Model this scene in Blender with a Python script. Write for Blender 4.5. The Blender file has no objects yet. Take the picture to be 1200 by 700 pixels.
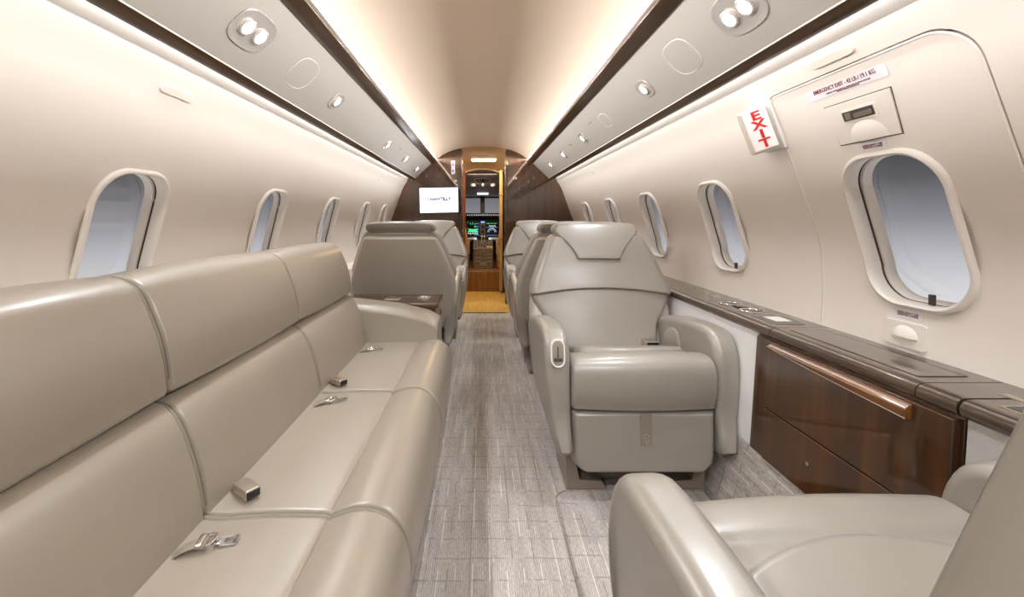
import bpy, bmesh, math, random
from mathutils import Vector, Matrix
random.seed(4)
PI = math.pi
SC = bpy.context.scene
COL = SC.collection
EYE = 0.98                       # camera height above the cabin floor

# ------------------------------------------------------------------ camera, world, light
cd = bpy.data.cameras.new('camera'); cam = bpy.data.objects.new('camera', cd); COL.objects.link(cam)
cam.location = (0, 0, EYE); cam.rotation_euler = (PI/2, 0, 0)
cd.sensor_width = 36; cd.lens = 15.0; cd.shift_x = 35/1200; cd.shift_y = -94/1200
cd.clip_start = 0.02; cd.clip_end = 200
SC.camera = cam
SC.view_settings.view_transform = 'Standard'; SC.view_settings.look = 'None'
SC.view_settings.gamma = 1; SC.view_settings.use_curve_mapping = False
SC.view_settings.exposure = 0.0
try:
    SC.cycles.use_denoising = True; SC.cycles.max_bounces = 10; SC.cycles.diffuse_bounces = 6
    SC.cycles.sample_clamp_indirect = 6; SC.cycles.blur_glossy = 0.1
except Exception: pass

w = bpy.data.worlds.new('sky'); SC.world = w; w.use_nodes = True
nt = w.node_tree; nt.nodes.clear()
o_ = nt.nodes.new('ShaderNodeOutputWorld'); bg = nt.nodes.new('ShaderNodeBackground')
tc = nt.nodes.new('ShaderNodeTexCoord'); sp = nt.nodes.new('ShaderNodeSeparateXYZ')
mr = nt.nodes.new('ShaderNodeMapRange'); mr.inputs[1].default_value = -.14; mr.inputs[2].default_value = .14
rp = nt.nodes.new('ShaderNodeValToRGB')
rp.color_ramp.elements[0].position = 0; rp.color_ramp.elements[0].color = (.76,.76,.79,1)
rp.color_ramp.elements[1].position = 1; rp.color_ramp.elements[1].color = (.055,.055,.061,1)
for p_, c_ in ((.28,(.52,.52,.565,1)), (.5,(.27,.27,.30,1)), (.75,(.112,.112,.122,1))):
    e_ = rp.color_ramp.elements.new(p_); e_.color = c_
nt.links.new(tc.outputs['Generated'], sp.inputs[0]); nt.links.new(sp.outputs['Z'], mr.inputs[0])
nt.links.new(mr.outputs[0], rp.inputs[0]); nt.links.new(rp.outputs[0], bg.inputs[0]); nt.links.new(bg.outputs[0], o_.inputs[0])
bg.inputs[1].default_value = 1.0

COVE_POWER = 10; CEIL_POWER = 112; SPOT_POWER = 15.5
Y0, Y1 = -1.5, 4.88              # cabin run, aft to forward bulkhead

def area(name, loc, direction, sx, sy, power, color=(.98,.985,.98), up=None):
    l = bpy.data.lights.new(name, 'AREA'); l.shape = 'RECTANGLE'; l.size = sx; l.size_y = sy; l.energy = power; l.color = color
    o = bpy.data.objects.new(name, l); COL.objects.link(o); o.location = loc
    z = -Vector(direction).normalized(); y = Vector((0,1,0)) if up is None else Vector(up); x = y.cross(z).normalized(); y = z.cross(x)
    m = Matrix((x, y, z)).transposed(); o.rotation_euler = m.to_euler()
    return o
for s in (-1, 1):                # LED runs hidden in the wall coves and ceiling coves
    area('cove_light', (s*.8065, (Y0+Y1)/2, EYE+.488), (s*1, 0, -1.6), .014, Y1-Y0-.1, COVE_POWER)
    area('ceiling_cove_light', (s*.549, (Y0+Y1)/2, EYE+.6745), (-s*1, 0, .03), .008, Y1-Y0-.1, CEIL_POWER, (1,.985,.975))

# ------------------------------------------------------------------ helpers
def srgb(r, g, b):
    f = lambda c: (c/255/12.92) if c/255 <= .04045 else ((c/255+.055)/1.055)**2.4
    return (f(r), f(g), f(b), 1)
def tag(o, label=None, cat=None, group=None, kind=None):
    if label: o['label'] = label
    if cat: o['category'] = cat
    if group: o['group'] = group
    if kind: o['kind'] = kind
    return o
def empty(name, loc=(0,0,0), rz=0, **k):
    o = bpy.data.objects.new(name, None); COL.objects.link(o); o.location = loc; o.rotation_euler = (0,0,rz); o.empty_display_size = .05
    return tag(o, **k)
def obj(name, bm, mat, parent=None, sharp=38, wn=True, **k):
    bmesh.ops.remove_doubles(bm, verts=bm.verts, dist=1e-5)
    bmesh.ops.recalc_face_normals(bm, faces=bm.faces)
    me = bpy.data.meshes.new(name); bm.to_mesh(me); bm.free()
    me.shade_smooth()
    if sharp: me.set_sharp_from_angle(angle=math.radians(sharp))
    if mat: me.materials.append(mat)
    o = bpy.data.objects.new(name, me); COL.objects.link(o)
    if parent: o.parent = parent
    if wn:
        m = o.modifiers.new('wn', 'WEIGHTED_NORMAL'); m.keep_sharp = True
    return tag(o, **k)
def fuse(main, *rest):
    """surface pattern pieces go into their part's own mesh, keeping their materials"""
    bm = bmesh.new(); bm.from_mesh(main.data)
    for r in rest:
        main.data.materials.append(r.data.materials[0]); k = len(main.data.materials)-1; n0 = len(bm.faces)
        bm.from_mesh(r.data); bm.faces.ensure_lookup_table()
        for f in bm.faces[n0:]: f.material_index = k
    bm.to_mesh(main.data); bm.free()
    for r in rest: bpy.data.objects.remove(r)
def copy_tree(o, parent=None):
    c = o.copy(); COL.objects.link(c)
    if parent: c.parent = parent
    for ch in list(o.children): copy_tree(ch, c)
    return c
def B(): return bmesh.new()
def bev(bm, edges, r, seg=3):
    bmesh.ops.bevel(bm, geom=edges, offset=r, segments=seg, profile=.5, affect='EDGES', clamp_overlap=True)
def merge(bm, src):
    me = bpy.data.meshes.new('tmp'); src.to_mesh(me); src.free(); bm.from_mesh(me); bpy.data.meshes.remove(me)
def box(bm, x0, x1, y0, y1, z0, z1, r=0, seg=3, M=None):
    b = B() 
    vs = [b.verts.new((x, y, z)) for x in (x0,x1) for y in (y0,y1) for z in (z0,z1)]
    for f in ((0,1,3,2),(4,6,7,5),(0,4,5,1),(2,3,7,6),(0,2,6,4),(1,5,7,3)): b.faces.new([vs[i] for i in f])
    if r: bev(b, list(b.edges), r, seg)
    if M: b.transform(M)
    merge(bm, b); return bm
def loft(bm, rings, cap=True, close=False):
    R = [[bm.verts.new(p) for p in r] for r in rings]; n = len(R[0])
    rr = range(len(R)) if close else range(len(R)-1)
    for i in rr:
        a, b = R[i], R[(i+1) % len(R)]
        for j in range(n): bm.faces.new((a[j], a[(j+1)%n], b[(j+1)%n], b[j]))
    if cap and not close:
        bm.faces.new(R[0][::-1]); bm.faces.new(R[-1])
    return bm
def sheet(bm, rows):
    R = [[bm.verts.new(p) for p in r] for r in rows]
    for a, b in zip(R, R[1:]):
        for j in range(len(a)-1): bm.faces.new((a[j], a[j+1], b[j+1], b[j]))
    return bm
def rrect(w, h, r, n=8):
    pts = []
    for cx, cy, a0 in ((w/2-r, h/2-r, 0), (-w/2+r, h/2-r, PI/2), (-w/2+r, -h/2+r, PI), (w/2-r, -h/2+r, 1.5*PI)):
        for i in range(n+1):
            a = a0+PI/2*i/n; pts.append((cx+r*math.cos(a), cy+r*math.sin(a)))
    return pts
def circ(r, n=24, cx=0, cy=0): return [(cx+r*math.cos(2*PI*i/n), cy+r*math.sin(2*PI*i/n)) for i in range(n)]
def plate(bm, pts, z0, z1, M=None, r=0, seg=2):
    """extrude a 2-D outline from z0 to z1 in the frame M, with a rounded top rim"""
    M = M or Matrix.Identity(4)
    cx = sum(p[0] for p in pts)/len(pts); cy = sum(p[1] for p in pts)/len(pts)
    def ring(off, z):
        out = []
        for x, y in pts:
            dx, dy = x-cx, y-cy; L = math.hypot(dx, dy) or 1
            out.append(M @ Vector((x-dx/L*off, y-dy/L*off, z)))
        return out
    rings = [ring(0, z0)]
    if r:
        s = 1 if z1 > z0 else -1
        for i in range(seg+1):
            a = PI/2*i/seg; rings.append(ring(r*(1-math.cos(a)), z1 - s*r*(1-math.sin(a))))
    else: rings.append(ring(0, z1))
    return loft(bm, rings)
def tube(bm, pts, r, n=8, closed=False, flat=1.0):
    pts = [Vector(p) for p in pts]; rings = []
    up = Vector((0,0,1))
    for i, p in enumerate(pts):
        if closed: d = pts[(i+1)%len(pts)]-pts[i-1]
        else: d = pts[min(i+1,len(pts)-1)]-pts[max(i-1,0)]
        d.normalize(); u = up if abs(d.dot(up)) < .95 else Vector((1,0,0))
        a = d.cross(u).normalized(); b = a.cross(d).normalized()
        rings.append([p + a*r*math.cos(2*PI*k/n) + b*r*flat*math.sin(2*PI*k/n) for k in range(n)])
    return loft(bm, rings, close=closed)
def smooth_poly(pts, n=5):
    """closed Catmull-Rom through pts"""
    out = []; N = len(pts)
    for i in range(N):
        p0, p1, p2, p3 = (Vector(pts[(i+k) % N]) for k in (-1,0,1,2))
        for j in range(n):
            t = j/n
            out.append(.5*((2*p1)+(p2-p0)*t+(2*p0-5*p1+4*p2-p3)*t*t+(3*p1-p0-3*p2+p3)*t**3))
    return out
def sweep_cushion(bm, prof, a0, a1, r, place, n=5, crown=0, nc=9, sm=4):
    """closed 2-D profile swept from a0 to a1; both ends roll in by r; crown puffs the middle"""
    P = smooth_poly(prof, sm); N = len(P)
    ar = sum(P[i].x*P[(i+1)%N].y-P[(i+1)%N].x*P[i].y for i in range(N)); sg = 1 if ar > 0 else -1
    nrm = []
    for i in range(N):
        d = (P[(i+1)%N]-P[i-1]).normalized(); nrm.append(Vector((d.y, -d.x))*sg)
    st = []
    for i in range(n+1):
        a = PI/2*i/n; st.append((r*(1-math.cos(a)), r*(1-math.sin(a))))
    L = a1-a0; stations = [(a0+q[0], -q[1]) for q in st]
    for i in range(1, nc):
        t = i/nc; stations.append((a0+r+(L-2*r)*t, crown*math.sin(PI*t)))
    stations += [(a1-q[0], -q[1]) for q in st[::-1]]
    loft(bm, [[Vector(place(P[i].x+nrm[i].x*o, P[i].y+nrm[i].y*o, a)) for i in range(N)] for a, o in stations])
    return bm
def edge_steps(r, ne=6, nm=8):
    """parameter list in [-1,1] dense towards the ends, and its roll-off height"""
    L = [(-1 + r*(1-math.cos(PI/2*i/ne)), math.sin(PI/2*i/ne)) for i in range(ne)]
    M_ = [(-1+r+(2-2*r)*i/nm, 1.0) for i in range(nm+1)]
    return L + M_ + [(-a, h) for a, h in L[::-1]]
def pillow(bm, mapf, ru=.15, rv=.15, nu=8, nv=8, ne=6):
    """mapf(u, v, h) with h in [-1,1]: front skin h = roll-off, back skin h = -roll-off"""
    U, V = edge_steps(ru, ne, nu), edge_steps(rv, ne, nv)
    for s in (1, -1):
        sheet(bm, [[Vector(mapf(u, v, s*hu*hv)) for u, hu in U] for v, hv in V])
    return bm
def lerp_t(T, z):
    if z <= T[0][0]: return T[0][1]
    for (a, x), (b, y) in zip(T, T[1:]):
        if z <= b: return x+(y-x)*(z-a)/(b-a)
    return T[-1][1]
def catmull_t(T, z):
    n = len(T)
    if z <= T[0][0]: return T[0][1]
    if z >= T[-1][0]: return T[-1][1]
    for i in range(n-1):
        a, x = T[i]; b, y = T[i+1]
        if z <= b:
            def slope(k):
                if k == 0: return (T[1][1]-T[0][1])/(T[1][0]-T[0][0])
                if k == n-1: return (T[-1][1]-T[-2][1])/(T[-1][0]-T[-2][0])
                return (T[k+1][1]-T[k-1][1])/(T[k+1][0]-T[k-1][0])
            h = b-a; t = (z-a)/h
            return (2*t**3-3*t*t+1)*x+(t**3-2*t*t+t)*h*slope(i)+(-2*t**3+3*t*t)*y+(t**3-t*t)*h*slope(i+1)

# ------------------------------------------------------------------ materials
def newmat(name):
    m = bpy.data.materials.new(name); m.use_nodes = True; nt = m.node_tree
    b = nt.nodes['Principled BSDF']; return m, nt, b
def N(nt, t, **k):
    n = nt.nodes.new('ShaderNode'+t)
    for a, v in k.items(): setattr(n, a, v)
    return n
def plain(name, col, rough=.5, metal=0, coat=0, spec=.5, noise=0, nscale=30, bump=0, bscale=300):
    m, nt, b = newmat(name)
    b.inputs['Base Color'].default_value = col; b.inputs['Roughness'].default_value = rough
    b.inputs['Metallic'].default_value = metal; b.inputs['Coat Weight'].default_value = coat; b.inputs['Coat Roughness'].default_value = .05
    b.inputs['Specular IOR Level'].default_value = spec
    tc = N(nt, 'TexCoord')
    if noise:
        nz = N(nt, 'TexNoise'); nz.inputs['Scale'].default_value = nscale; nz.inputs['Detail'].default_value = 3
        nt.links.new(tc.outputs['Object'], nz.inputs['Vector'])
        mx = N(nt, 'MixRGB', blend_type='MULTIPLY'); mx.inputs[0].default_value = 1; mx.inputs[1].default_value = col
        r = N(nt, 'MapRange'); r.inputs[3].default_value = 1-noise; r.inputs[4].default_value = 1+noise
        nt.links.new(nz.outputs[0], r.inputs[0]); nt.links.new(r.outputs[0], mx.inputs[2]); nt.links.new(mx.outputs[0], b.inputs['Base Color'])
    if bump:
        nz = N(nt, 'TexNoise'); nz.inputs['Scale'].default_value = bscale; nz.inputs['Detail'].default_value = 2
        nt.links.new(tc.outputs['Object'], nz.inputs['Vector'])
        bp = N(nt, 'Bump'); bp.inputs['Strength'].default_value = bump; bp.inputs['Distance'].default_value = .002
        nt.links.new(nz.outputs[0], bp.inputs['Height']); nt.links.new(bp.outputs[0], b.inputs['Normal'])
    return m
def leather(name, col, rough=.38):
    m, nt, b = newmat(name)
    tc = N(nt, 'TexCoord'); 
    n1 = N(nt, 'TexNoise'); n1.inputs['Scale'].default_value = 5; n1.inputs['Detail'].default_value = 4
    v = N(nt, 'TexVoronoi'); v.inputs['Scale'].default_value = 420
    n2 = N(nt, 'TexNoise'); n2.inputs['Scale'].default_value = 9; n2.inputs['Detail'].default_value = 2
    for q in (n1, v, n2): nt.links.new(tc.outputs['Object'], q.inputs['Vector'])
    r = N(nt, 'MapRange'); r.inputs[3].default_value = .94; r.inputs[4].default_value = 1.06; nt.links.new(n1.outputs[0], r.inputs[0])
    mx = N(nt, 'MixRGB', blend_type='MULTIPLY'); mx.inputs[0].default_value = 1; mx.inputs[1].default_value = col
    nt.links.new(r.outputs[0], mx.inputs[2]); nt.links.new(mx.outputs[0], b.inputs['Base Color'])
    r2 = N(nt, 'MapRange'); r2.inputs[3].default_value = rough-.06; r2.inputs[4].default_value = rough+.08
    nt.links.new(n1.outputs[0], r2.inputs[0]); nt.links.new(r2.outputs[0], b.inputs['Roughness'])
    b.inputs['Coat Weight'].default_value = .7; b.inputs['Coat Roughness'].default_value = .30; b.inputs['Coat IOR'].default_value = 1.6
    b1 = N(nt, 'Bump'); b1.inputs['Strength'].default_value = .10; b1.inputs['Distance'].default_value = .0012
    b2 = N(nt, 'Bump'); b2.inputs['Strength'].default_value = .35; b2.inputs['Distance'].default_value = .006
    nt.links.new(v.outputs[0], b1.inputs['Height']); nt.links.new(n2.outputs[0], b2.inputs['Height'])
    nt.links.new(b2.outputs[0], b1.inputs['Normal']); nt.links.new(b1.outputs[0], b.inputs['Normal'])
    return m
def wood(name, dark, light, rough=.06, scale=(30,30,1.2), coat=1, ior=1.6):
    m, nt, b = newmat(name)
    tc = N(nt, 'TexCoord'); mp = N(nt, 'Mapping'); mp.inputs['Scale'].default_value = scale
    n1 = N(nt, 'TexNoise'); n1.inputs['Scale'].default_value = 1.6; n1.inputs['Detail'].default_value = 6; n1.inputs['Roughness'].default_value = .6
    nt.links.new(tc.outputs['Object'], mp.inputs[0]); nt.links.new(mp.outputs[0], n1.inputs['Vector'])
    cr = N(nt, 'ValToRGB'); cr.color_ramp.elements[0].position = .3; cr.color_ramp.elements[0].color = dark
    cr.color_ramp.elements[1].position = .72; cr.color_ramp.elements[1].color = light
    nt.links.new(n1.outputs[0], cr.inputs[0]); nt.links.new(cr.outputs[0], b.inputs['Base Color'])
    b.inputs['Roughness'].default_value = .35; b.inputs['Coat Weight'].default_value = coat; b.inputs['Coat Roughness'].default_value = rough
    b.inputs['Coat IOR'].default_value = ior; b.inputs['Specular IOR Level'].default_value = .3
    return m
def emit(name, col, s):
    m, nt, b = newmat(name); b.inputs['Base Color'].default_value = col
    b.inputs['Emission Color'].default_value = col; b.inputs['Emission Strength'].default_value = s; return m
def glass(name, tint=(1,1,1,1), refl=.08):
    m, nt, b = newmat(name); nt.nodes.remove(b); out = nt.nodes['Material Output']
    t = N(nt, 'BsdfTransparent'); t.inputs[0].default_value = tint; g = N(nt, 'BsdfGlossy'); g.inputs['Roughness'].default_value = .02
    f = N(nt, 'Fresnel'); f.inputs[0].default_value = 1.35; mx = N(nt, 'MixShader')
    ml = N(nt, 'Math', operation='MULTIPLY'); ml.inputs[1].default_value = .14
    nt.links.new(f.outputs[0], ml.inputs[0]); nt.links.new(ml.outputs[0], mx.inputs[0]); nt.links.new(t.outputs[0], mx.inputs[1]); nt.links.new(g.outputs[0], mx.inputs[2])
    nt.links.new(mx.outputs[0], out.inputs[0]); return m
def carpet(name, base, lightc, darkc, gold=False):
    m, nt, b = newmat(name); b.inputs['Roughness'].default_value = .95; b.inputs['Specular IOR Level'].default_value = .1
    geo = N(nt, 'NewGeometry'); s = N(nt, 'SeparateXYZ'); nt.links.new(geo.outputs['Position'], s.inputs[0])
    def math_(op, a, c=None, d=None):
        n = N(nt, 'Math', operation=op)
        for i, v in enumerate((a, c, d)):
            if v is None: continue
            if hasattr(v, 'links') or hasattr(v, 'is_linked'): nt.links.new(v, n.inputs[i])
            else: n.inputs[i].default_value = v
        return n.outputs[0]
    def noise(sx, sy, sz, det=2):
        mp = N(nt, 'Mapping'); mp.inputs['Scale'].default_value = (sx, sy, sz); nt.links.new(geo.outputs['Position'], mp.inputs[0])
        n = N(nt, 'TexNoise'); n.inputs['Scale'].default_value = 1; n.inputs['Detail'].default_value = det
        nt.links.new(mp.outputs[0], n.inputs['Vector']); return n.outputs[0]
    X = math_('ADD', s.outputs['X'], s.outputs['Z'])      # rows carry on up the sloped edge
    Y = s.outputs['Y']
    def lines(c, pitch, width, wob, amt, msk, thr):
        q = math_('ADD', math_('DIVIDE', c, pitch), math_('MULTIPLY', wob, amt))
        fr = math_('ABSOLUTE', math_('SUBTRACT', math_('FRACT', q), .5))
        ln = math_('LESS_THAN', fr, width)
        return math_('MULTIPLY', ln, math_('GREATER_THAN', msk, thr))
    wl = lines(X, .048, .032, noise(30,1,30), .12, noise(50,7,50), .52)
    dl = lines(X, .061, .030, noise(30,1,30), .15, noise(50,10,50), .49)
    dc = lines(Y, .075, .028, noise(14,.5,14), .22, noise(24,50,24), .48)
    rib = math_('SINE', math_('MULTIPLY', X, 1000))
    fine = noise(260,70,260,3)
    big = noise(40,4,40,3)
    v = math_('ADD', math_('MULTIPLY', math_('SUBTRACT', fine, .5), .75), math_('MULTIPLY', rib, .09))
    v = math_('ADD', v, math_('MULTIPLY', math_('SUBTRACT', big, .5), .6))
    v = math_('ADD', v, .5)
    cr = N(nt, 'ValToRGB'); cr.color_ramp.elements[0].color = darkc; cr.color_ramp.elements[1].color = base
    cr.color_ramp.elements[0].position = 0; cr.color_ramp.elements[1].position = .6
    e = cr.color_ramp.elements.new(1); e.color = lightc
    nt.links.new(v, cr.inputs[0])
    m1 = N(nt, 'MixRGB'); m1.inputs[2].default_value = lightc; nt.links.new(cr.outputs[0], m1.inputs[1]); nt.links.new(math_('MULTIPLY', wl, .62), m1.inputs[0])
    m2 = N(nt, 'MixRGB'); m2.inputs[2].default_value = darkc; nt.links.new(m1.outputs[0], m2.inputs[1])
    nt.links.new(math_('MULTIPLY', math_('MAXIMUM', dl, dc), .52), m2.inputs[0])
    nt.links.new(m2.outputs[0], b.inputs['Base Color'])
    bp = N(nt, 'Bump'); bp.inputs['Strength'].default_value = .5; bp.inputs['Distance'].default_value = .003
    nt.links.new(v, bp.inputs['Height']); nt.links.new(bp.outputs[0], b.inputs['Normal'])
    return m
M = {}
M['leather'] = leather('seat_leather', srgb(139,132,122), .46)
M['leather_sofa'] = leather('sofa_leather', srgb(138,127,113), .46)
M['leather_shell'] = leather('shell_leather', srgb(172,163,151), .46)
M['strap'] = plain('strap_leather', srgb(126,116,103), .5)
M['stitch'] = plain('stitching', srgb(128,118,104), .6, bump=.6, bscale=900)
M['wall'] = plain('wall_panel_cream', srgb(231,223,215), .45, noise=.015, nscale=3)
M['ceil'] = plain('ceiling_suede', srgb(238,220,200), .6, noise=.015, nscale=3)
M['psu'] = plain('overhead_panel_taupe', srgb(163,158,151), .42)
M['frame'] = plain('window_frame_cream', srgb(228,221,213), .35)
M['wood'] = wood('dark_gloss_veneer', srgb(42,22,5), srgb(84,48,15), .04, scale=(14,14,.8), ior=1.7)
M['wood_trim'] = wood('gloss_veneer_trim', srgb(40,25,13), srgb(72,47,27), .1, scale=(30,1.2,30), ior=1.35, coat=.7)
M['ledge'] = wood('ledge_gloss_veneer', srgb(56,41,29), srgb(80,62,46), .06, scale=(30,1.5,30), ior=1.45)
M['wood_lip'] = wood('amber_veneer_lip', srgb(74,42,14), srgb(116,70,26), .08, scale=(30,1.5,30))
M['floor_wood'] = wood('honey_wood_step', srgb(120,80,40), srgb(170,120,66), .25, scale=(40,3,1.5), coat=.4)
M['jamb'] = wood('amber_door_jamb', srgb(96,50,18), srgb(150,86,34), .1)
M['cover_line'] = plain('seam_shadow_gap', srgb(70,58,48), .7)
M['light_line'] = plain('seam_light_edge', srgb(232,224,212), .4)
M['chrome'] = plain('polished_metal', srgb(225,225,228), .12, metal=1)
M['nickel'] = plain('brushed_nickel', srgb(200,190,176), .3, metal=1)
M['white'] = plain('white_plastic', srgb(224,222,219), .35)
M['warmwhite'] = plain('cream_plastic', srgb(224,214,200), .35)
M['black'] = plain('black_plastic', srgb(24,24,28), .25)
M['darkgrey'] = plain('dark_grey_plastic', srgb(62,56,52), .45)
M['base'] = plain('seat_base_taupe', srgb(128,115,104), .45)
M['panel_white'] = plain('pale_side_panel', srgb(214,212,210), .6, bump=.3, bscale=200)
M['woven'] = plain('woven_grey_fabric', srgb(176,172,166), .9, bump=1, bscale=700, noise=.12, nscale=500)
M['sticker'] = plain('white_sticker', srgb(228,226,232), .5)
M['red'] = plain('red_letters', srgb(214,30,34), .5)
M['brown_ink'] = plain('brown_letters', srgb(120,52,40), .6)
M['navy'] = plain('navy_letters', srgb(26,26,84), .5)
M['glass'] = glass('window_glass')
M['lamp'] = emit('lamp_lens', (1,.98,1,1), 9)
M['reflector'] = plain('light_reflector', srgb(226,221,216), .2, metal=.65)
M['exit_lens'] = emit('exit_sign_lens', (1,.98,.97,1), .08)
M['screen'] = emit('television_screen', (.98,.97,1,1), .95)
M['gold_ceiling'] = plain('vestibule_ceiling_tan', srgb(206,178,130), .5)
M['vest_light'] = emit('vestibule_lens', (1,.9,.66,1), 5)
M['tan'] = plain('tan_folding_door', srgb(205,172,122), .5)
M['cock'] = plain('cockpit_brown_grey', srgb(116,102,92), .6)
M['cock_dark'] = plain('cockpit_dark', srgb(34,29,28), .5)
M['sheepskin'] = plain('sheepskin_tan', srgb(196,158,104), .95, bump=1, bscale=120)
M['carpet'] = carpet('aisle_carpet', srgb(180,173,167), srgb(226,222,217), srgb(118,111,105))
M['carpet_side'] = carpet('side_carpet', srgb(160,152,144), srgb(204,199,192), srgb(92,84,77))
M['carpet_gold'] = carpet('gold_carpet', srgb(196,158,88), srgb(222,190,124), srgb(170,132,70))
M['disp'] = plain('display_glass', srgb(12,16,34), .15)
M['green'] = emit('display_green', (.05,.75,.25,1), 1.0)
M['cyan'] = emit('display_blue', (.2,.45,1,1), .9)
M['dwhite'] = emit('display_white', (.8,.85,.95,1), .8)
M['orange'] = emit('display_amber', (1,.4,.08,1), .5)
M['cup_dark'] = plain('cup_well', srgb(80,72,66), .3)

# ------------------------------------------------------------------ cabin cross-section
WALLP = [(-.98,.79), (-.86,.83), (-.73,.90), (-.62,.985), (-.5,1.04), (-.338,1.061), (-.18,1.067), (-.066,1.056), (.053,1.013), (.229,.95), (.335,.91), (.37,.892), (.44,.848), (.49,.825), (.53,.805)]
def prof(z): return catmull_t(WALLP, z)
def WN(z):
    a, b = prof(z-.004), prof(z+.004); t = Vector((b-a, 0, .008)).normalized()   # right wall tangent going up
    return Vector((-t.z, 0, t.x))                                               # pointing inboard
def WS(s, y, z, off=0):
    n = WN(z); return Vector((s*(prof(z)+n.x*off), y, EYE+z+n.z*off))
def wall_frame(s, y, z, off=0):
    """x = to the right as seen from inside, y = up along the wall, z = inboard"""
    n = WN(z); n = Vector((s*n.x, 0, n.z)); r = Vector((0, -s, 0)); u = n.cross(r)
    m = Matrix((r, u, n)).transposed().to_4x4(); m.translation = WS(s, y, z, off); return m
WIN = {1: [(1.045,-.03), (1.835,-.035), (2.56,-.04), (3.31,-.04), (4.08,-.04)],
      -1: [(1.235,-.055), (2.06,-.055), (2.86,-.055), (3.67,-.055), (4.36,-.055)]}
WW, WH, WR = .262, .385, .092

def wall_solid(s):
    bm = B(); zs = [-.52 + 1.05*i/70 for i in range(71)]
    inn = [WS(s, 0, z) for z in zs]; out = [WS(s, 0, z, -.028) for z in zs]
    ring = inn + out[::-1]
    loft(bm, [[Vector((p.x, y, p.z)) for p in ring] for y in (Y0, Y1)])
    bmesh.ops.recalc_face_normals(bm, faces=bm.faces)
    me = bpy.data.meshes.new('wall'); bm.to_mesh(me); bm.free(); return me
def cutter(s, outline):
    bm = B(); loft(bm, [[Vector((x*s, y, EYE+z)) for y, z in outline] for x in (.4, 1.4)])
    bmesh.ops.recalc_face_normals(bm, faces=bm.faces)
    me = bpy.data.meshes.new('cut'); bm.to_mesh(me); bm.free(); return me
def boolean(me, cuts, keep=None):
    o = bpy.data.objects.new('tmp', me); COL.objects.link(o); tmp = [o]
    for k, c in enumerate(cuts + ([keep] if keep else [])):
        co = bpy.data.objects.new('tmpc', c); COL.objects.link(co); tmp.append(co)
        md = o.modifiers.new('b', 'BOOLEAN'); md.object = co; md.solver = 'EXACT'
        md.operation = 'INTERSECT' if (keep and c is keep) else 'DIFFERENCE'
    bpy.context.view_layer.update()
    dg = bpy.context.evaluated_depsgraph_get()
    res = bpy.data.meshes.new_from_object(o.evaluated_get(dg))
    for t in tmp: bpy.data.objects.remove(t)
    return res
HY0, HY1, HZ0, HZ1 = .787, 1.335, -.36, .372
def hatch_outline(g=0):
    w_, h_ = HY1-HY0+g, HZ1-HZ0+g; cy, cz = (HY0+HY1)/2, (HZ0+HZ1)/2
    out = []
    for (cx_, cz_, r, a0) in ((1,1,.035,0), (-1,1,.075,PI/2), (-1,-1,.03,PI), (1,-1,.03,1.5*PI)):
        for i in range(9):
            a = a0+PI/2*i/8
            out.append((cy+cx_*(w_/2-r)+r*math.cos(a), cz+cz_*(h_/2-r)+r*math.sin(a)))
    return out
def win_outline(yc, zc, k=0): return [(yc+a, zc+b) for a, b in rrect(WW-.010+k, WH-.010+k, WR-.004, 8)]
def finish_wall(name, me, mat, **k):
    me.name = name; me.materials.clear(); me.materials.append(mat); me.shade_smooth(); me.set_sharp_from_angle(angle=math.radians(25))
    o = bpy.data.objects.new(name, me); COL.objects.link(o); return tag(o, **k)
for s, nm in ((1, 'wall_right'), (-1, 'wall_left')):
    cuts = [cutter(s, win_outline(*c)) for c in WIN[s]]
    if s == 1: cuts = [cutter(s, hatch_outline(.007))] + cuts[1:]
    finish_wall(nm, boolean(wall_solid(s), cuts), M['wall'], kind='structure')
hatch = finish_wall('door_1', boolean(wall_solid(1), [cutter(1, win_outline(*WIN[1][0]))], cutter(1, hatch_outline(0))), M['wall'], kind='structure',
                    label='removable emergency exit hatch panel with a large window')
# rolled light edge around the hatch
bm = B(); ho = hatch_outline(-.004); hp = []
for i, p in enumerate(ho):
    q = ho[(i+1) % len(ho)]; k = max(1, int(math.hypot(q[0]-p[0], q[1]-p[1])/.012))
    hp += [(p[0]+(q[0]-p[0])*j/k, p[1]+(q[1]-p[1])*j/k) for j in range(k)]
tube(bm, [WS(1, y, z, -.0004) for y, z in hp], .0028, 8, closed=True)
obj('hatch_edge', bm, M['wall'], hatch)

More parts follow.
